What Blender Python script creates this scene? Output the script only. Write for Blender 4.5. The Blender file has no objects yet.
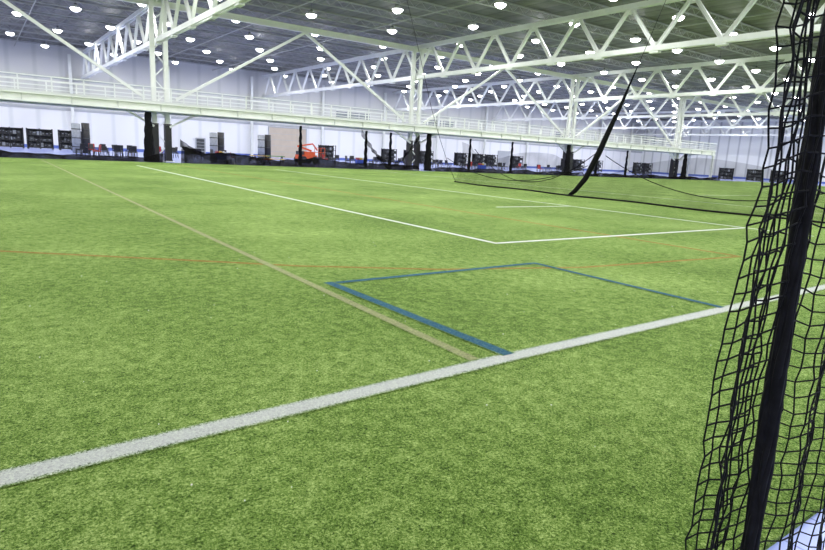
import bpy, bmesh, math, random
from mathutils import Vector, Matrix, noise
random.seed(7)
S = bpy.context.scene
S.view_settings.view_transform = 'Standard'
COL = S.collection
EYE = 1.6

# ------------------------------------------------------------ materials
def new_mat(name):
    m = bpy.data.materials.new(name); m.use_nodes = True
    nt = m.node_tree
    return m, nt, nt.nodes['Principled BSDF']

def simple(name, col, rough=0.6, metal=0.0, var=0.12, scale=3.0, bump=0.0):
    m, nt, b = new_mat(name)
    tc = nt.nodes.new('ShaderNodeTexCoord')
    n = nt.nodes.new('ShaderNodeTexNoise'); n.inputs['Scale'].default_value = scale
    n.inputs['Detail'].default_value = 4
    nt.links.new(tc.outputs['Object'], n.inputs['Vector'])
    r = nt.nodes.new('ShaderNodeValToRGB')
    r.color_ramp.elements[0].position = .3; r.color_ramp.elements[1].position = .7
    r.color_ramp.elements[0].color = tuple(c*(1-var) for c in col)+(1,)
    r.color_ramp.elements[1].color = tuple(min(1, c*(1+var)) for c in col)+(1,)
    nt.links.new(n.outputs['Fac'], r.inputs['Fac'])
    nt.links.new(r.outputs['Color'], b.inputs['Base Color'])
    b.inputs['Roughness'].default_value = rough
    b.inputs['Metallic'].default_value = metal
    return m

def turf_color_nodes(nt):
    tc = nt.nodes.new('ShaderNodeTexCoord')
    def nz(scale, detail, rough=.6, sx=1, sy=1):
        mp = nt.nodes.new('ShaderNodeMapping'); mp.inputs['Scale'].default_value = (sx, sy, 1)
        nt.links.new(tc.outputs['Object'], mp.inputs['Vector'])
        n = nt.nodes.new('ShaderNodeTexNoise'); n.inputs['Scale'].default_value = scale
        n.inputs['Detail'].default_value = detail; n.inputs['Roughness'].default_value = rough
        nt.links.new(mp.outputs['Vector'], n.inputs['Vector']); return n
    fine = nz(72, 6, .87)
    fine.inputs['Distortion'].default_value = .8
    mid = nz(11, 4, .7)
    big = nz(.3, 5, .6)
    mx = nt.nodes.new('ShaderNodeMath'); mx.operation = 'MULTIPLY_ADD'
    nt.links.new(mid.outputs['Fac'], mx.inputs[0]); mx.inputs[1].default_value = .22
    nt.links.new(fine.outputs['Fac'], mx.inputs[2])
    mx2 = nt.nodes.new('ShaderNodeMath'); mx2.operation = 'MULTIPLY_ADD'
    nt.links.new(big.outputs['Fac'], mx2.inputs[0]); mx2.inputs[1].default_value = .16
    nt.links.new(mx.outputs[0], mx2.inputs[2])
    r = nt.nodes.new('ShaderNodeValToRGB')
    e = r.color_ramp.elements
    e[0].position = .58; e[0].color = (.010, .030, .003, 1)
    e[1].position = .81; e[1].color = (.46, .58, .20, 1)
    a = e.new(.685); a.color = (.124, .232, .026, 1)
    nt.links.new(mx2.outputs[0], r.inputs['Fac'])
    bp = nt.nodes.new('ShaderNodeBump'); bp.inputs['Strength'].default_value = .9; bp.inputs['Distance'].default_value = .018
    nt.links.new(fine.outputs['Fac'], bp.inputs['Height'])
    return tc, r, bp, fine, mid

def turf_mat():
    m, nt, b = new_mat('artificial_turf')
    tc, r, bp, f, mid = turf_color_nodes(nt)
    nt.links.new(r.outputs['Color'], b.inputs['Base Color'])
    nt.links.new(bp.outputs['Normal'], b.inputs['Normal'])
    b.inputs['Roughness'].default_value = .85
    b.inputs['Specular IOR Level'].default_value = .12
    return m

def line_mat(name, col, cover=.95):
    m, nt, b = new_mat(name)
    tc, r, bp, fine, mid = turf_color_nodes(nt)
    sep = nt.nodes.new('ShaderNodeSeparateXYZ'); nt.links.new(tc.outputs['UV'], sep.inputs[0])
    def math_(op, a, b_=None, c=None):
        n = nt.nodes.new('ShaderNodeMath'); n.operation = op
        for i, v in enumerate((a, b_, c)):
            if v is None: continue
            if isinstance(v, (int, float)): n.inputs[i].default_value = v
            else: nt.links.new(v, n.inputs[i])
        return n.outputs[0]
    d = math_('ABSOLUTE', math_('SUBTRACT', sep.outputs[0], .5))
    edge = math_('MULTIPLY_ADD', d, -6.0, 2.75)
    fac = math_('ADD', edge, math_('MULTIPLY_ADD', fine.outputs['Fac'], 6.0, -3.0))
    wear = math_('MULTIPLY_ADD', fine.outputs['Fac'], -2.2, 1.1 + cover)
    fac = math_('MINIMUM', fac, wear)
    cl = nt.nodes.new('ShaderNodeClamp'); nt.links.new(fac, cl.inputs[0]); cl.inputs['Max'].default_value = min(1, cover)
    mix = nt.nodes.new('ShaderNodeMix'); mix.data_type = 'RGBA'
    nt.links.new(cl.outputs[0], mix.inputs['Factor'])
    nt.links.new(r.outputs['Color'], mix.inputs['A'])
    mr = nt.nodes.new('ShaderNodeMapRange'); mr.inputs['From Min'].default_value = .38; mr.inputs['From Max'].default_value = .62
    nt.links.new(fine.outputs['Fac'], mr.inputs['Value'])
    mul = nt.nodes.new('ShaderNodeMix'); mul.data_type = 'RGBA'
    nt.links.new(mr.outputs['Result'], mul.inputs['Factor'])
    mul.inputs['A'].default_value = tuple(c*.6 for c in col)+(1,)
    mul.inputs['B'].default_value = tuple(min(1, c*1.35) for c in col)+(1,)
    nt.links.new(mul.outputs['Result'], mix.inputs['B'])
    nt.links.new(mix.outputs['Result'], b.inputs['Base Color'])
    nt.links.new(bp.outputs['Normal'], b.inputs['Normal'])
    b.inputs['Roughness'].default_value = .85
    b.inputs['Specular IOR Level'].default_value = .12
    return m

M_turf = turf_mat()
M_white_line = line_mat('white_turf_line', (.58, .60, .58))
M_thin_white = line_mat('thin_white_turf_line', (.78, .82, .76), .97)
M_blue_line = line_mat('blue_turf_line', (.012, .090, .19), .93)
M_beige_line = line_mat('beige_turf_line', (.40, .35, .23), .58)
M_seam = line_mat('seam_line', (.20, .26, .06), .45)  # faint olive tone of the turf seam itself
M_red_line = line_mat('orange_turf_line', (.38, .11, .03), .58)
M_steel = simple('white_painted_steel', (.74, .76, .73), .45, 0, .05, 1.5)
M_joist = simple('grey_joist_steel', (.34, .35, .34), .5, 0, .1, 1.5)
M_black = simple('black_plastic', (.012, .012, .014), .5, 0, .3, 5)
M_net = simple('black_net_twine', (.008, .008, .009), .8, 0, .3, 40)
M_net.node_tree.nodes['Principled BSDF'].inputs['Specular IOR Level'].default_value = .12
M_pad = simple('black_vinyl_pad', (.015, .015, .018), .4, 0, .3, 2)
M_dark = simple('dark_grey_metal', (.06, .065, .07), .45, .4, .2, 3)
M_grey = simple('grey_vinyl', (.25, .27, .3), .5, 0, .2, 3)
M_orange = simple('orange_lift_paint', (.62, .09, .02), .5, 0, .1, 3)
M_yellow = simple('yellow_plastic', (.75, .5, .04), .45, 0, .1, 3)
M_red = simple('red_plastic', (.5, .04, .03), .45, 0, .1, 3)
M_blue = simple('blue_plastic', (.03, .08, .4), .45, 0, .1, 3)
M_green = simple('green_plastic', (.04, .3, .08), .45, 0, .1, 3)
M_beige = simple('beige_door_paint', (.5, .43, .35), .5, 0, .06, 1)
M_trim = simple('grey_trim', (.40, .42, .45), .5, 0, .06, 1)
M_bluetrim = simple('blue_trim', (.10, .16, .50), .5, 0, .06, 1)
M_deck = simple('concrete_deck', (.4, .4, .4), .8, 0, .1, 1)
M_fascia = simple('pale_grey_fascia', (.58, .60, .58), .5, 0, .05, 1)
M_white = simple('white_plastic', (.7, .7, .7), .5, 0, .05, 2)

def floor_mat():
    m, nt, b = new_mat('sport_court_floor')
    tc = nt.nodes.new('ShaderNodeTexCoord')
    br = nt.nodes.new('ShaderNodeTexBrick')
    br.offset = 0
    br.inputs['Scale'].default_value = 1.0
    br.inputs['Brick Width'].default_value = .3; br.inputs['Row Height'].default_value = .3
    br.inputs['Mortar Size'].default_value = .006
    br.inputs['Color1'].default_value = (.34, .40, .76, 1)
    br.inputs['Color2'].default_value = (.30, .36, .72, 1)
    br.inputs['Mortar'].default_value = (.2, .24, .5, 1)
    nt.links.new(tc.outputs['Object'], br.inputs['Vector'])
    nt.links.new(br.outputs['Color'], b.inputs['Base Color'])
    b.inputs['Roughness'].default_value = .25
    return m
M_floor = floor_mat()

def corrugated(name, c1, c2, axis, period, rough=.5, bump=.4, metal=0, noisy=0.0, upper=None):
    m, nt, b = new_mat(name)
    tc = nt.nodes.new('ShaderNodeTexCoord')
    w = nt.nodes.new('ShaderNodeTexWave'); w.wave_type = 'BANDS'; w.bands_direction = axis
    w.wave_profile = 'SIN'; w.inputs['Scale'].default_value = 1/(period*3.18)
    w.inputs['Distortion'].default_value = 0
    nt.links.new(tc.outputs['Object'], w.inputs['Vector'])
    r = nt.nodes.new('ShaderNodeValToRGB')
    r.color_ramp.elements[0].color = c1+(1,); r.color_ramp.elements[1].color = c2+(1,)
    r.color_ramp.elements[0].position = .0; r.color_ramp.elements[1].position = .12
    nt.links.new(w.outputs['Fac'], r.inputs['Fac'])
    out = r.outputs['Color']
    if noisy:
        n = nt.nodes.new('ShaderNodeTexNoise'); n.inputs['Scale'].default_value = .6; n.inputs['Detail'].default_value = 7
        n.inputs['Roughness'].default_value = .65
        nt.links.new(tc.outputs['Object'], n.inputs['Vector'])
        mx = nt.nodes.new('ShaderNodeMix'); mx.data_type = 'RGBA'; mx.blend_type = 'MULTIPLY'
        mx.inputs['Factor'].default_value = noisy
        rr = nt.nodes.new('ShaderNodeValToRGB'); rr.color_ramp.elements[0].position = .35; rr.color_ramp.elements[1].position = .65
        rr.color_ramp.elements[0].color = (.25, .25, .25, 1)
        nt.links.new(n.outputs['Fac'], rr.inputs['Fac'])
        nt.links.new(out, mx.inputs['A']); nt.links.new(rr.outputs['Color'], mx.inputs['B'])
        out = mx.outputs['Result']
    if upper:
        sp = nt.nodes.new('ShaderNodeSeparateXYZ'); nt.links.new(tc.outputs['Object'], sp.inputs[0])
        gt = nt.nodes.new('ShaderNodeMath'); gt.operation = 'GREATER_THAN'; gt.inputs[1].default_value = -1.5
        nt.links.new(sp.outputs[2], gt.inputs[0])
        mx = nt.nodes.new('ShaderNodeMix'); mx.data_type = 'RGBA'; mx.blend_type = 'MULTIPLY'
        nt.links.new(gt.outputs[0], mx.inputs['Factor'])
        nt.links.new(out, mx.inputs['A']); mx.inputs['B'].default_value = upper+(1,)
        out = mx.outputs['Result']
    nt.links.new(out, b.inputs['Base Color'])
    bp = nt.nodes.new('ShaderNodeBump'); bp.inputs['Strength'].default_value = bump; bp.inputs['Distance'].default_value = .05
    nt.links.new(w.outputs['Fac'], bp.inputs['Height']); nt.links.new(bp.outputs['Normal'], b.inputs['Normal'])
    b.inputs['Roughness'].default_value = rough; b.inputs['Metallic'].default_value = metal
    return m
M_wallx = corrugated('white_panel_wall_x', (.70, .72, .73), (.80, .81, .82), 'X', 3.0, .6, .08, 0, 0, (.72, .715, .70))
M_wally = corrugated('white_ribbed_wall_y', (.46, .48, .48), (.72, .74, .73), 'Y', 2.4, .6, .3)
M_ceil = corrugated('roof_insulation', (.085, .085, .08), (.165, .165, .15), 'X', 1.5, .55, .5, .1, .8)

def emis(name, col, st):
    m, nt, b = new_mat(name)
    b.inputs['Emission Color'].default_value = col+(1,); b.inputs['Emission Strength'].default_value = st
    b.inputs['Base Color'].default_value = (.9, .9, .9, 1)
    return m
M_lens = emis('lamp_lens', (1, 1, 1), 17)

def sheer_net(name, opacity):
    m = bpy.data.materials.new(name); m.use_nodes = True; nt = m.node_tree; nt.nodes.clear()
    out = nt.nodes.new('ShaderNodeOutputMaterial')
    df = nt.nodes.new('ShaderNodeBsdfDiffuse'); df.inputs[0].default_value = (.008, .008, .008, 1)
    tr = nt.nodes.new('ShaderNodeBsdfTransparent'); mx = nt.nodes.new('ShaderNodeMixShader')
    tc = nt.nodes.new('ShaderNodeTexCoord')
    n = nt.nodes.new('ShaderNodeTexNoise'); n.inputs['Scale'].default_value = 1.2; n.inputs['Detail'].default_value = 3
    nt.links.new(tc.outputs['Object'], n.inputs['Vector'])
    r = nt.nodes.new('ShaderNodeMapRange'); r.inputs['From Min'].default_value = .3; r.inputs['From Max'].default_value = .7
    r.inputs['To Min'].default_value = opacity*.6; r.inputs['To Max'].default_value = min(1, opacity*1.4)
    nt.links.new(n.outputs['Fac'], r.inputs['Value']); nt.links.new(r.outputs['Result'], mx.inputs[0])
    nt.links.new(tr.outputs[0], mx.inputs[1]); nt.links.new(df.outputs[0], mx.inputs[2]); nt.links.new(mx.outputs[0], out.inputs[0])
    return m
M_sheer = sheer_net('sheer_black_netting', .30)
M_sheer2 = sheer_net('heaped_black_netting', .88)

# ------------------------------------------------------------ geometry helpers
class B:
    def __init__(s): s.bm = bmesh.new(); s.mats = []
    def mi(s, m):
        if m not in s.mats: s.mats.append(m)
        return s.mats.index(m)
    def box(s, c, d, m, rot=None, bevel=0):
        c = Vector(c); i = s.mi(m); vs = []
        for sx in (-.5, .5):
            for sy in (-.5, .5):
                for sz in (-.5, .5):
                    v = Vector((sx*d[0], sy*d[1], sz*d[2]))
                    if rot: v = rot @ v
                    vs.append(s.bm.verts.new(c+v))
        for q in ((0, 1, 3, 2), (4, 6, 7, 5), (0, 4, 5, 1), (2, 3, 7, 6), (0, 2, 6, 4), (1, 5, 7, 3)):
            f = s.bm.faces.new([vs[k] for k in q]); f.material_index = i
    def bar(s, p, q, w, h, m):
        p = Vector(p); q = Vector(q); d = q-p
        up = Vector((0, 0, 1))
        z = d.normalized()
        if abs(z.dot(up)) > .98: up = Vector((0, 1, 0))
        x = up.cross(z).normalized(); y = z.cross(x)
        R = Matrix((x, y, z)).transposed()
        s.box((p+q)/2, (w, h, d.length), m, R)
    def ibeam(s, p, q, w, h, m):
        p = Vector(p); q = Vector(q); z = (q-p).normalized()
        up = Vector((0, 0, 1)) if abs(z.z) < .9 else Vector((0, 1, 0))
        x = up.cross(z).normalized(); y = z.cross(x)
        t = h*.12
        o = y*(h/2-t/2)
        s.bar(p+o, q+o, w, t, m); s.bar(p-o, q-o, w, t, m); s.bar(p, q, w*.15, h-t, m)
    def cyl(s, p, q, r, m, r2=None, seg=12):
        p = Vector(p); q = Vector(q); d = q-p
        res = bmesh.ops.create_cone(s.bm, cap_ends=True, segments=seg, radius1=r, radius2=r if r2 is None else r2, depth=d.length)
        R = d.to_track_quat('Z', 'Y').to_matrix().to_4x4()
        bmesh.ops.transform(s.bm, matrix=Matrix.Translation((p+q)/2) @ R, verts=res['verts'])
        i = s.mi(m)
        for f in set(f for v in res['verts'] for f in v.link_faces): f.material_index = i; f.smooth = len(f.verts) == 4
    def obj(s, name, loc=(0, 0, 0), rz=0):
        me = bpy.data.meshes.new(name); s.bm.normal_update(); s.bm.to_mesh(me); s.bm.free()
        for m in s.mats: me.materials.append(m)
        o = bpy.data.objects.new(name, me); o.location = loc; o.rotation_euler[2] = rz
        COL.objects.link(o); return o

def copy(o, loc, rz=0, sc=1):
    c = bpy.data.objects.new(o.name.split('.')[0], o.data); c.location = loc; c.rotation_euler[2] = rz
    c.scale = (sc, sc, sc); COL.objects.link(c); return c

def curve(name, splines, bevel, mat, res=2):
    cu = bpy.data.curves.new(name, 'CURVE'); cu.dimensions = '3D'; cu.bevel_depth = bevel; cu.bevel_resolution = res
    for pts in splines:
        sp = cu.splines.new('POLY'); sp.points.add(len(pts)-1)
        for p, q in zip(sp.points, pts):
            p.co = (q[0], q[1], q[2], 1); p.radius = q[3] if len(q) > 3 else 1
    cu.materials.append(mat)
    o = bpy.data.objects.new(name, cu); COL.objects.link(o); return o

# ------------------------------------------------------------ room shell
X0, X1, Y0, Y1, ZC = -20, 142, -12, 95, 13.3
def shell(name, c, d, m):
    b = B(); b.box((0, 0, 0), d, m); return b.obj(name, c)
shell('floor', ((X0+X1)/2, (Y0+Y1)/2, -.1), (X1-X0+1, Y1-Y0+1, .2), M_floor)
shell('ceiling', ((X0+X1)/2, (Y0+Y1)/2, ZC+.15), (X1-X0+1, Y1-Y0+1, .3), M_ceil)
shell('wall_north', ((X0+X1)/2, Y1+.15, ZC/2), (X1-X0, .3, ZC), M_wallx)
shell('wall_south', ((X0+X1)/2, Y0-.15, ZC/2), (X1-X0, .3, ZC), M_wallx)
shell('wall_west', (X0-.15, (Y0+Y1)/2, ZC/2), (.3, Y1-Y0, ZC), M_wally)
shell('wall_east', (X1+.15, (Y0+Y1)/2, ZC/2), (.3, Y1-Y0, ZC), M_wally)
b = B(); b.box((0, 0, 0), (X1-X0, .08, .35), M_trim); b.obj('trim_1', ((X0+X1)/2, Y1-.04, 5.2))
b = B(); b.box((0, 0, 0), (X1-X0, .08, .3), M_trim); b.obj('trim_2', ((X0+X1)/2, Y1-.04, 9.2))
b = B(); b.box((0, 0, 0), (X1-X0, .06, .4), M_bluetrim); b.obj('baseboard_north', ((X0+X1)/2, Y1-.03, .2))
b = B(); b.box((0, 0, 0), (.06, Y1-Y0, .4), M_bluetrim); b.obj('baseboard_east', (X1-.03, (Y0+Y1)/2, .2))

TZ = .025
TX0, TX1 = X0+.4, 109
b = B(); b.box(((TX0+TX1)/2, (.93+49.3)/2, TZ/2), (TX1-TX0, 49.3-.93, TZ), M_turf); b.obj('artificial_turf_field')

def strip(name, pts, w, mat, z=TZ+.003):
    bm = bmesh.new(); uv = bm.loops.layers.uv.new()
    P = [Vector((x, y, 0)) for x, y in pts]
    L, R = [], []
    for i, p in enumerate(P):
        d = (P[min(i+1, len(P)-1)]-P[max(i-1, 0)]).normalized(); n = Vector((-d.y, d.x, 0))*w/2
        L.append(bm.verts.new(p+n+Vector((0, 0, z)))); R.append(bm.verts.new(p-n+Vector((0, 0, z))))
    for i in range(len(P)-1):
        f = bm.faces.new((R[i], R[i+1], L[i+1], L[i]))
        for l, u in zip(f.loops, ((1, 0), (1, 1), (0, 1), (0, 0))): l[uv].uv = u
    me = bpy.data.meshes.new(name); bm.to_mesh(me); bm.free(); me.materials.append(mat)
    o = bpy.data.objects.new(name, me); COL.objects.link(o); return o
strip('white_touch_line', [(-19, 3.13-.25), (0, 3.13), (3.4, 3.26), (10, 3.34), (60, 3.36), (108, 3.36)], .19, M_white_line, TZ+.005)
strip('white_box_line', [(8.35, 42), (7.93, 8.2)], .15, M_thin_white)
strip('white_box_line', [(7.87, 8.2), (17.9, 8.27)], .15, M_thin_white)
strip('white_box_line', [(17.8, 6.5), (17.8, 42)], .15, M_thin_white)
strip('white_box_line', [(14.0, 14.6), (17.8, 14.6)], .15, M_thin_white)
strip('white_goal_line', [(29, 3.5), (29, 48)], .13, M_thin_white)
strip('white_goal_line', [(36, 20), (43, 20)], .13, M_thin_white)
strip('blue_crease_line', [(3.44, 3.3), (3.36, 6.32)], .15, M_blue_line, TZ+.007)
strip('blue_crease_line', [(3.3, 6.26), (7.04, 6.34)], .12, M_blue_line, TZ+.006)
strip('blue_crease_line', [(7.0, 6.36), (6.97, 3.35)], .12, M_blue_line, TZ+.007)
strip('orange_side_line', [(11.6, 45), (11.6, 5.4)], .17, M_red_line, TZ+.002)
strip('orange_arc_line', [(-3, 11.9), (.15, 9.8), (2.4, 8.2), (3.5, 7.4), (5.2, 6.5), (7.5, 5.8), (11.6, 5.4)], .12, M_red_line, TZ+.002)
strip('beige_side_line', [(3.5, 47), (3.25, 20), (3.1, 3.3)], .12, M_beige_line, TZ+.004)
strip('turf_seam', [(3.08, 3.2), (3.0, .95)], .014, M_seam, TZ+.002)

b = B()
for i in range(60):
    x = random.uniform(-.5, 9); y = random.uniform(1.5, 9)
    s_ = random.uniform(.003, .007)
    b.box((x, y, TZ+.006), (s_, s_*1.4, .004), M_white, Matrix.Rotation(random.random()*3, 3, 'Z'))
b.obj('paper_specks')

# ------------------------------------------------------------ roof structure
TX = [-12, 12.5, 38, 63, 88, 113, 137]
ZB, ZT = 9.5, 12.5
def truss(X):
    b = B()
    ya, yb = Y0+.1, Y1-.1
    for dx in (-.14, .14):
        b.bar((X+dx, ya, ZB), (X+dx, yb, ZB), .12, .36, M_steel)
        b.bar((X+dx, ya, ZT), (X+dx, yb, ZT), .12, .36, M_steel)
    P = 4.6
    pts = []
    k = 0
    y = 53 - P*13.5
    while y < yb:
        if y > ya:
            pts.append((y, ZB if k % 2 else ZT))
        y += P/2; k += 1
    for (a, za), (c, zc) in zip(pts, pts[1:]):
        b.ibeam((X, a, za), (X, c, zc), .2, .24, M_steel)
    for a, za in pts:
        if za == ZT:
            b.bar((X, a, ZT), (X, a, ZT-.5), .05, .9, M_steel)
        else:
            b.bar((X, a, ZB), (X, a, ZB+.4), .05, .8, M_steel)
            b.box((X, a, ZB-.25), (.35, .7, .12), M_steel)
    b.obj('roof_truss')
for X in TX: truss(X)

b = B()
y = Y0+1.5
while y < Y1:
    b.bar((X0+.1, y, ZC-.08), (X1-.1, y, ZC-.08), .10, .1, M_joist)
    b.bar((X0+.1, y, ZC-.62), (X1-.1, y, ZC-.62), .08, .08, M_joist)
    x = X0+.2
    while x < X1-1.4:
        b.bar((x, y, ZC-.6), (x+.6, y, ZC-.1), .03, .03, M_joist); b.bar((x+.6, y, ZC-.1), (x+1.2, y, ZC-.6), .03, .03, M_joist)
        x += 1.2
    y += 4.6
jo = b.obj('ceiling_bar_joists')
PX = (5, 21.5, 30, 46, 55, 71, 80, 97, 105)
b = B()
for X in PX:
    b.cyl((X, Y0+.1, ZC-.72), (X, Y1-.1, ZC-.72), .05, M_joist, seg=8)
pp = b.obj('sprinkler_pipes'); pp.parent = jo

CY = 53
def column(X, full=True):
    b = B()
    for dx in (-.5, .5):
        for s2 in (-.14, .14):
            b.bar((X+dx, CY+s2, 0), (X+dx, CY+s2, ZT), .34, .06, M_steel)
        b.bar((X+dx, CY, 0), (X+dx, CY, ZT), .06, .3, M_steel)
    z = .3; s3 = 1
    while z < ZT-1.1:
        b.bar((X-.5*s3, CY, z), (X+.5*s3, CY, z+1.05), .08, .08, M_steel); z += 1.05; s3 *= -1
    b.box((X, CY, .03), (1.7, .8, .06), M_steel)
    b.obj('laced_steel_column')
    b = B()
    for dx in (-.5, .5):
        b.box((X+dx, CY, 1.5), (.5, .5, 2.9), M_pad)
        b.box((X+dx, CY, 3.0), (.54, .54, .08), M_pad); b.box((X+dx, CY, .1), (.54, .54, .08), M_pad)
    b.obj('column_pad')
for X in (-12, 12.5, 38, 63, 88): column(X)
b = B()
b.ibeam((X0+.1, CY, 12.25), (137, CY, 12.25), .3, .5, M_steel)
for a, c in ((-12, 12.5), (12.5, 38), (38, 63), (63, 88)):
    m = (a+c)/2
    b.bar((m, CY, 12), (a+1.2, CY, 5), .22, .22, M_steel); b.bar((m, CY, 12), (c-1.2, CY, 5), .22, .22, M_steel)
b.obj('longitudinal_brace_frame')

# ------------------------------------------------------------ mezzanine
DX0, DX1, DY0, DY1 = X0+.2, 97, 51.6, 55.6
b = B()
b.box(((DX0+DX1)/2, (DY0+DY1)/2, 4.58), (DX1-DX0, DY1-DY0, .14), M_deck)
for y in (DY0, DY1):
    b.ibeam((DX0, y, 4.23), (DX1, y, 4.23), .3, .62, M_steel)
    b.bar((DX0, y-.02, 4.6), (DX1, y-.02, 4.6), .06, .22, M_fascia)
x = DX0+1
while x < DX1:
    b.ibeam((x, DY0, 4.3), (x, DY1, 4.3), .15, .35, M_steel)
    b.box((x, DY0-.08, 4.23), (.05, .14, .5), M_fascia); x += 3.1
for X in (12.5, 38, 63, 88):
    for s4 in (-1, 1):
        b.bar((X+s4*.6, CY-.3, 2.8), (X+s4*2.9, CY-.3, 4.05), .16, .16, M_steel)
b.ibeam((DX1, DY0, 4.23), (DX1, DY1, 4.23), .3, .62, M_steel)
for X in (96.5,):
    b.ibeam((X, DY0, 0), (X, DY0, 4.0), .3, .3, M_steel); b.ibeam((X, DY1, 0), (X, DY1, 4.0), .3, .3, M_steel)
mez = b.obj('mezzanine_walkway')
b = B()
for y in (DY0, DY1):
    x = DX0
    while x <= DX1:
        b.box((x, y, 5.2), (.09, .09, 1.1), M_steel); x += 2.05
    for z, t in ((5.75, .09), (5.4, .055), (5.1, .055), (4.85, .06)):
        b.bar((DX0, y, z), (DX1, y, z), t, t, M_steel)
rl = b.obj('railing'); rl.parent = mez

# ------------------------------------------------------------ high-bay lights
b = B()
b.cyl((0, 0, .05), (0, 0, .34), .42, M_white, .12, 16)
b.cyl((0, 0, .34), (0, 0, .45), .10, M_dark, seg=10)
b.cyl((0, 0, .45), (0, 0, 1.03), .012, M_dark, seg=6)
b.cyl((0, 0, -.06), (0, 0, .05), .36, M_lens, .42, 16)
b.cyl((0, 0, -.18), (0, 0, -.06), .20, M_lens, .36, 16)
lamp0 = b.obj('high_bay_light', (0, 0, 0))
ZL = ZC-1.04
first = True
area = bpy.data.lights.new('high_bay_lamp', 'AREA'); area.shape = 'DISK'; area.size = .38; area.energy = 268; area.color = (.985, .99, 1)
pt = bpy.data.lights.new('high_bay_uplight', 'POINT'); pt.shadow_soft_size = .1; pt.energy = 52; pt.color = (.985, .99, 1)
xs = [X0+5+7.6*i for i in range(21)]
ys = [Y0+4+6.9*j for j in range(15)]
for i, x in enumerate(xs):
    for j, y in enumerate(ys):
        xx = x+(3.8 if j % 2 else 0)
        if xx > X1-6 or y > Y1-2: continue
        for t in TX+list(PX):
            if abs(xx-t) < .8: xx = t+.9
        if abs(y-CY) < .8: y = CY+.9
        if first: lamp0.location = (xx, y, ZL); o = lamp0; first = False
        else: o = copy(lamp0, (xx, y, ZL))
        a = bpy.data.objects.new('lamp', area); a.location = (0, 0, -.19); a.parent = o; COL.objects.link(a)
        if (i+j) % 2 == 0:
            a = bpy.data.objects.new('uplight', pt); a.location = (.0, 0, -.38); a.parent = o; COL.objects.link(a)

# ------------------------------------------------------------ equipment
def rack(seed, w=2.6, h=2.4):
    r = random.Random(seed); b = B()
    for x in (-w/2, 0, w/2):
        for y in (-.4, .4): b.box((x, y, h/2), (.09, .09, h), M_black)
    for k in range(4):
        z = .2+k*(h-.3)/3
        b.box((0, 0, z), (w, .85, .07), M_black)
        if k < 3:
            x = -w/2+.2
            while x < w/2-.3:
                ww = r.uniform(.25, .5); hh = r.uniform(.25, .55)
                b.box((x+ww/2, 0, z+.035+hh/2), (ww-.04, .6, hh), r.choice([M_black, M_dark, M_black, M_grey, M_black]))
                b.box((x+ww/2, -.31, z+.035+hh*.6), (ww*.4, .02, .05), M_grey)
                x += ww
    b.box((0, .42, h/2), (w, .03, h-.2), M_black)
    for x in (-w/2+.1, w/2-.1):
        b.cyl((x-.05, -.35, .07), (x+.05, -.35, .07), .07, M_dark)
    return b
R1 = rack(1).obj('equipment_rack', (3.4, 86, 0)); 
R2 = rack(5).obj('equipment_rack', (6.4, 86, 0))
def C(o, x, y, rz=0, sc=1): return copy(o, (x, y, 0), rz, sc)
C(R1, 9.6, 85, .05)
for i, (x, y) in enumerate([(45, 86), (58, 88), (62, 87), (66, 88), (71, 84), (77, 86), (82, 88), (87, 86), (95, 80), (101, 82), (107, 82), (110, 74), (116, 76)]):
    C((R1, R2)[i % 2], x, y, 0)
for i, y in enumerate([57, 53, 49.9]):
    C((R1, R2)[i % 2], 112+i*2.2, y, math.radians(-70), .9)
for x, y in ((112, 44), (112.5, 38), (112, 33), (112, 28), (112.5, 22)): C(R1, x, y, math.radians(-90), .95)

def rollmat():
    b = B()
    b.cyl((0, 0, 0), (0, 0, 3.0), .42, M_grey, seg=20); b.cyl((0, 0, 3.0), (0, 0, 3.02), .3, M_dark, seg=20)
    for z in (.6, 1.5, 2.4): b.cyl((0, 0, z), (0, 0, z+.08), .44, M_black, seg=20)
    b.cyl((.9, .1, 0), (.9, .1, 3.1), .38, M_black, seg=20)
    for z in (.6, 1.5, 2.4): b.cyl((.9, .1, z), (.9, .1, z+.08), .40, M_dark, seg=20)
    return b
RM = rollmat().obj('rolled_mats', (8.6, 72, 0))
C(RM, 28.6, 72); C(RM, 21.5, 68, 0, .95)

def stack_chair(m):
    b = B()
    for x in (-.22, .22):
        b.cyl((x, -.2, 0), (x, -.18, .45), .022, M_black, seg=8)
        b.cyl((x, .24, 0), (x, .18, .45), .022, M_black, seg=8); b.cyl((x, .18, .45), (x, .26, .92), .022, M_black, seg=8)
        b.bar((x, -.2, .44), (x, .2, .44), .03, .03, M_black)
    b.box((0, 0, .47), (.48, .46, .06), m); b.box((0, .235, .74), (.46, .05, .40), m, Matrix.Rotation(-.15, 3, 'X'))
    return b
CH = stack_chair(M_black).obj('stacking_chair', (9.4, 60, 0), .3)
CR = stack_chair(M_red).obj('stacking_chair', (20.3, 58.2, 0), 1.3)
placed = [(9.4, 60), (8.6, 72), (9.5, 72), (21.5, 68), (22.4, 68), (19, 58), (22, 57), (24.4, 59), (20.3, 58.2)]
def scatter(n, xa, xb, ya, yb):
    k = 0
    while k < n:
        x, y = random.uniform(xa, xb), random.uniform(ya, yb)
        if min([math.hypot(x-p, y-q) for p, q in placed]+[9]) > 1.0:
            placed.append((x, y)); C(CR if k % 8 == 5 else CH, x, y, random.uniform(0, 6), 1.15); k += 1
TB = ((9.3, 63.5), (50, 62), (57, 66), (66, 64), (75, 67), (80, 62))
for p in TB: placed.append(p); placed.append((p[0]-.8, p[1])); placed.append((p[0]+.8, p[1]))
scatter(16, 7.5, 12.5, 58, 68); scatter(12, 16, 22, 62, 74); scatter(26, 47, 84, 60, 72); scatter(12, 34, 46, 58.5, 70)

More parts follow.
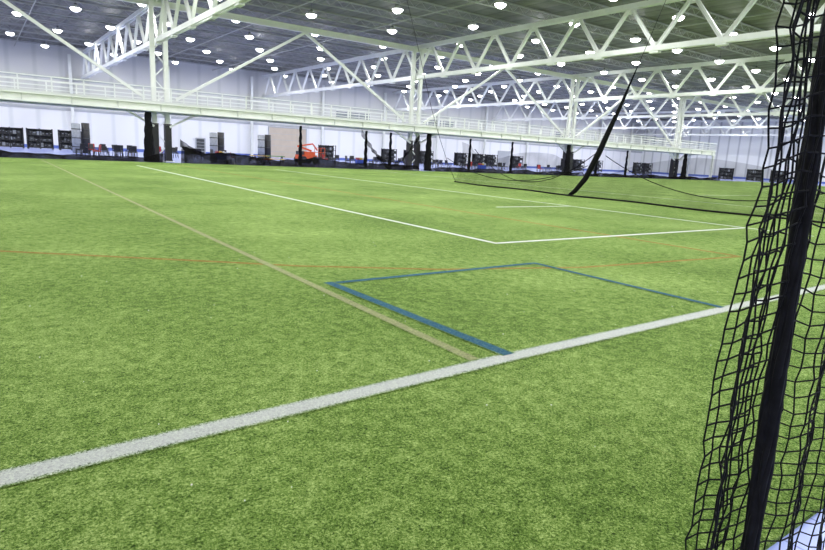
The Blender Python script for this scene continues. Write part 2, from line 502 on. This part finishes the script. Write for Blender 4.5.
def table(mt):
    b = B()
    b.box((0, 0, .73), (1.8, .75, .05), mt)
    for x in (-.8, .8):
        b.bar((x, -.3, 0), (x, 0, .7), .04, .04, M_dark); b.bar((x, .3, 0), (x, 0, .7), .04, .04, M_dark)
        b.bar((x, -.33, .02), (x, .33, .02), .05, .04, M_dark)
    b.bar((-.8, 0, .4), (.8, 0, .4), .04, .04, M_dark)
    return b
T1 = table(M_black).obj('folding_table', (9.3, 63.5, 0))
for x, y in TB[1:]: C(T1, x, y, .1)

def picnic(mt, ms):
    b = B()
    b.box((0, 0, .74), (1.8, .7, .06), mt)
    for s_ in (-1, 1):
        b.box((0, s_*.75, .45), (1.8, .3, .05), ms)
        for x in (-.65, .65): b.bar((x, s_*.85, 0), (x, s_*.2, .72), .08, .06, M_dark)
    for x in (-.65, .65): b.bar((x, -.8, .4), (x, .8, .4), .08, .06, M_dark)
    return b
picnic(M_yellow, M_red).obj('picnic_bench', (22.4, 56.8, 0), .2)
picnic(M_green, M_yellow).obj('picnic_bench', (24.8, 58.6, 0), -.2)
def cart():
    b = B()
    for x in (-.5, .5):
        for y in (-.3, .3): b.cyl((x, y, 0), (x, y, .95), .02, M_dark, seg=8)
    for z in (.25, .95):
        for y in (-.3, .3): b.bar((-.5, y, z), (.5, y, z), .03, .03, M_dark)
        for x in (-.5, .5): b.bar((x, -.3, z), (x, .3, z), .03, .03, M_dark)
    b.box((0, 0, .5), (.94, .56, .5), M_blue)
    for i in range(9):
        r = bmesh.ops.create_uvsphere(b.bm, u_segments=12, v_segments=8, radius=.14)
        bmesh.ops.translate(b.bm, verts=r['verts'], vec=(-.33+.33*(i % 3), -.18+.18*(i//3), .85))
        k = b.mi((M_red, M_yellow, M_white)[i % 3])
        for f in set(f for v in r['verts'] for f in v.link_faces): f.material_index = k
    return b
CA = cart().obj('ball_cart', (34, 57.2, 0))
C(CA, 19.0, 58); C(CA, 52, 57.4); C(CA, 69, 58)

b = B()
b.box((0, 0, .75), (2.3, 1.3, .5), M_orange); b.box((.2, 0, 1.2), (1.5, 1.1, .4), M_orange)
for x in (-.8, .8):
    for y in (-.75, .75): b.cyl((x, y-.12, .42), (x, y+.12, .42), .42, M_black, seg=18)
    for y in (-.89, .89): b.cyl((x, y-.01, .42), (x, y+.01, .42), .2, M_dark, seg=14)
b.bar((.7, 0, 1.5), (-1.2, 0, 2.0), .2, .2, M_orange); b.bar((-1.2, 0, 2.0), (.9, 0, 2.35), .17, .17, M_orange)
b.bar((.9, 0, 2.35), (1.6, 0, 1.6), .13, .13, M_orange)
for x in (1.5, 2.4):
    for y in (-.45, .45): b.box((x, y, 1.35), (.05, .05, 1.1), M_orange)
for z in (.8, 1.35, 1.9):
    for y in (-.45, .45): b.bar((1.5, y, z), (2.4, y, z), .05, .05, M_orange)
    for x in (1.5, 2.4): b.bar((x, -.45, z), (x, .45, z), .05, .05, M_orange)
b.box((1.95, 0, .8), (.95, .95, .06), M_dark); b.box((-.9, 0, 1.2), (.5, 1.0, .45), M_dark)
lift = b.obj('boom_lift', (31.3, 65, 0), .1); lift.scale = (.95, .95, .95)

def door(name, x, w, h, mat):
    b = B(); b.box((0, 0, h/2), (w, .08, h), mat)
    for s_ in (-1, 1): b.box((s_*(w/2+.08), -.01, h/2), (.16, .10, h+.16), M_trim)
    b.box((0, -.01, h+.08), (w+.3, .10, .16), M_trim)
    for k in range(1, 5): b.box((0, -.05, h*k/5), (w, .03, .05), M_trim)
    b.obj(name, (x, Y1-.14, 0))
door('door_1', 42.3, 6.5, 4.8, M_beige); door('door_2', 28, 1.2, 2.3, M_dark); door('door_3', 92, 3.2, 3.2, M_trim)

for k, x in enumerate((60.5, 80, 117)):
    b = B(); b.box((0, 0, 0), (7, .06, 1.6), M_grey)
    for s_ in (-3.5, -1.17, 1.17, 3.5): b.box((s_, -.04, 0), (.1, .06, 1.7), M_white)
    for z in (-.8, .8): b.box((0, -.04, z), (7.1, .06, .1), M_white)
    b.obj('window_%d' % (k+1), (x-6+.2, Y1-.04, 7.6))
for k in range(13):
    x = X0+6+12.5*k
    if x > X1-2: break
    b = B(); b.ibeam((0, 0, 0), (0, 0, ZC-1.0), .35, .35, M_steel); b.box((0, 0, .02), (.5, .5, .04), M_steel)
    b.obj('steel_post', (x, Y1-.5, 0))

# ------------------------------------------------------------ netting at far edge of turf
def heap(name, x0, x1, y, hfun, seed):
    bm = bmesh.new(); n = int((x1-x0)/.35)+1; rows = []
    for i in range(n+1):
        x = x0+(x1-x0)*i/n; h = hfun((x-x0)/(x1-x0))
        row = []
        for k in range(9):
            a = math.pi*k/8
            nn = noise.noise(Vector((x*.9, k*.8, seed)))*.35
            row.append(bm.verts.new((x, y-math.cos(a)*.55*(1+nn), max(.0, math.sin(a)*h*(1+nn)))))
        rows.append(row)
    for a, c in zip(rows, rows[1:]):
        for k in range(8): bm.faces.new((a[k], c[k], c[k+1], a[k+1])).smooth = True
    me = bpy.data.meshes.new(name); bm.to_mesh(me); bm.free(); me.materials.append(M_sheer2)
    o = bpy.data.objects.new(name, me); COL.objects.link(o)
heap('heaped_netting', -4, 12.0, 50.2, lambda t: .35+.7*math.exp(-((t-.27)/.05)**2)+.6*max(0, t-.9)*10*.6, 1)
heap('heaped_netting', 13.4, 36.5, 50.2, lambda t: .5+.5*abs(math.sin(t*9))*(1-t)+.9*max(0, .06-t)*14, 2)
heap('heaped_netting', 38.5, 62.5, 50.2, lambda t: .3+.2*abs(math.sin(t*14)), 3)
heap('heaped_netting', 63.5, 96, 50.2, lambda t: .3+.2*abs(math.sin(t*11)), 4)

def bunch(name, x, y, ztop, r):
    sp = []
    for k in range(9):
        a = 2*math.pi*k/9; pts = []
        for i in range(17):
            t = i/16; z = .0+ztop*t
            rr = r*(1.25-.7*t)+.05*math.sin(i*1.7+k)
            pts.append((x+math.cos(a+t*1.5)*rr*.7, y+math.sin(a+t*1.5)*rr*.7, z, 1-.3*t))
        sp.append(pts)
    return curve(name, sp, r*.42, M_net)
for X in (11.3, 39.3, 61.8, 89.2):
    bunch('gathered_netting', X, CY-1.0, 3.85, .34)
for X in (26, 33.5, 36.6, 48, 55, 72, 79):
    bunch('gathered_netting', X, CY+2.3, 3.8, .16)
def swag(name, xa, xb, y, za, zb, sag):
    bm = bmesh.new(); n = 24; T, Bt = [], []
    for i in range(n+1):
        t = i/n; x = xa+(xb-xa)*t
        z = za+(zb-za)*t-4*sag*t*(1-t)
        yy = y+.15*math.sin(i*1.3)
        T.append(bm.verts.new((x, yy, z))); Bt.append(bm.verts.new((x, yy+.1, max(.05, z-.35-.5*abs(t-.5)))))
    for i in range(n): bm.faces.new((Bt[i], Bt[i+1], T[i+1], T[i]))
    me = bpy.data.meshes.new(name); bm.to_mesh(me); bm.free(); me.materials.append(M_sheer2)
    o = bpy.data.objects.new(name, me); COL.objects.link(o)
swag('netting_swag', 13.5, 16.5, 51.2, 1.9, .7, .3)
swag('netting_swag', 34.5, 37.5, 51.2, .8, 3.9, .5)
swag('netting_swag', 30.5, 33.5, 51.2, 3.9, .9, .5)

# ------------------------------------------------------------ mid-field divider net
bm = bmesh.new(); uvn = 60
rows = []
for i in range(uvn+1):
    t = i/uvn; y = 5+24.5*t
    x = 23.0+1.6*t**2+.25*math.sin(y*.9)
    top = 1.1+.9*abs(math.sin(y*.33+.5)) if t < .85 else 1.6+(t-.85)*6
    row = []
    for k in range(7):
        s_ = k/6
        row.append(bm.verts.new((x+.25*math.sin(y*1.7+s_*3)*s_-.35*(1-s_)**3, y, .04+top*s_)))
    rows.append(row)
for a, c in zip(rows, rows[1:]):
    for k in range(6): bm.faces.new((a[k], c[k], c[k+1], a[k+1])).smooth = True
me = bpy.data.meshes.new('field_divider_net'); bm.to_mesh(me); bm.free(); me.materials.append(M_sheer)
dn = bpy.data.objects.new('field_divider_net', me); COL.objects.link(dn)
pts = [(23.2, 19.2, .05, 1), (23.1, 18.8, .3, 1.2), (23, 18.2, .9, 1.4), (23, 17.6, 2.1, 1.5), (23, 17.1, 3.3, 1.2), (23, 16.7, 4.2, .8), (23, 16.4, 5.0, .5), (23, 16.0, 6.0, .12), (23, 13.5, 12.6, .08)]
o = curve('net_bundle', [pts], .09, M_net); o.parent = dn
hem = []
for i in range(61):
    t = i/60; y = 5+24.5*t
    hem.append((23.0+1.6*t**2+.25*math.sin(y*.9)-.35, y, .07))
top = [(24.6, 29.5, .06), (24.6, 30.3, 1.0), (24.5, 31.2, 2.6), (24.4, 32.2, 4.6), (24.4, 34, 8.5), (24.4, 36, 12.6)]
o = curve('hem_rope', [hem], .035, M_net); o.parent = dn
o = curve('hoist_rope', [top], .014, M_net); o.parent = dn
loops = []
for (ya, yb, s_) in ((18.3, 29.5, 1.0), (17.9, 27, 1.6), (6, 17.8, 1.5)):
    loop = []
    for i in range(25):
        t = i/24; loop.append((23.2+.6*t, ya+(yb-ya)*t, .5+4*s_*(t-.5)**2))
    loops.append(loop)
o = curve('sag_rope', loops, .018, M_net); o.parent = dn

# ------------------------------------------------------------ foreground net curtain
def wav(x, z, L):
    return .505+.016*math.sin(z*2.1+L)+.018*math.sin(x*30+z*2.0+L*2)+L*.04
cell = .035
def edge(z):
    return 1.20+.010*math.sin(z*2.6+.5)+.006*math.sin(z*9)-.022*z
spl = []
ZN = 5.2
for L in (0, 1):
    xa, xb = (0, 30) if L == 0 else (0, 4)
    nz = int(ZN/cell)
    def P(i, k):
        z = .06+k*cell
        x = edge(z)+(i+.5*L)*cell*(.66 if i < 6 else 1)+.006*noise.noise(Vector((i*1.3, k*.7, L*5)))
        if L == 1: x += .008*math.sin(z*5)
        zz = z+.012*noise.noise(Vector((i*.6, k*.4, 9+L*3)))-.010*math.sin(i*.8+L*2)+(.018 if L else 0)
        return (x, wav(x, z, L)+.01*noise.noise(Vector((i*.9, k*.5, 3))), zz)
    for i in range(xa, xb+1): spl.append([P(i, k) for k in range(nz)])
    for k in range(nz): spl.append([P(i, k) for i in range(xa, xb+1)])
netc = curve('black_curtain_net', spl, .0019, M_net, 1)
st = []
for s_ in range(10):
    a0 = 2*math.pi*s_/10; pts = []
    for i in range(130):
        z = .03+i*.04
        rr = .010+.003*math.sin(z*6+s_)
        cx = 1.300+.004*z/1.6; cy = .470+.035*z/1.6
        a = a0+z*3
        pts.append((cx+math.cos(a)*rr+.003*math.sin(z*40+s_*2), cy+math.sin(a)*rr, z, 1+.25*math.sin(z*17+s_)))
    st.append(pts)
o = curve('gathered_cord', st, .0070, M_net, 1); o.parent = netc
st = [[(1.05, .55, ZN+.04), (6, .55, ZN+.04)], [(1.27, .56, ZN), (1.27, .56, ZC-.1)], [(4, .55, ZN), (4, .55, ZC-.1)]]
o = curve('support_cable', st, .008, M_dark); o.parent = netc

# ------------------------------------------------------------ world, camera
w = bpy.data.worlds.new('World'); S.world = w; w.use_nodes = True
w.node_tree.nodes['Background'].inputs[0].default_value = (.8, .85, .9, 1)
w.node_tree.nodes['Background'].inputs[1].default_value = .5

cam = bpy.data.cameras.new('camera'); co = bpy.data.objects.new('camera', cam); COL.objects.link(co)
cam.sensor_width = 36; cam.lens = 36*597/825; cam.clip_start = .05; cam.clip_end = 500
vx = Vector((.8120, .0747, -.5788)).normalized(); vy = Vector((-.5813, .1896, -.7914)); vy = (vy-vx*vy.dot(vx)).normalized(); vz = vx.cross(vy)
R = Matrix((vx, vy, vz))
co.matrix_world = Matrix.Translation((0, 0, EYE)) @ R.to_4x4()
S.camera = co
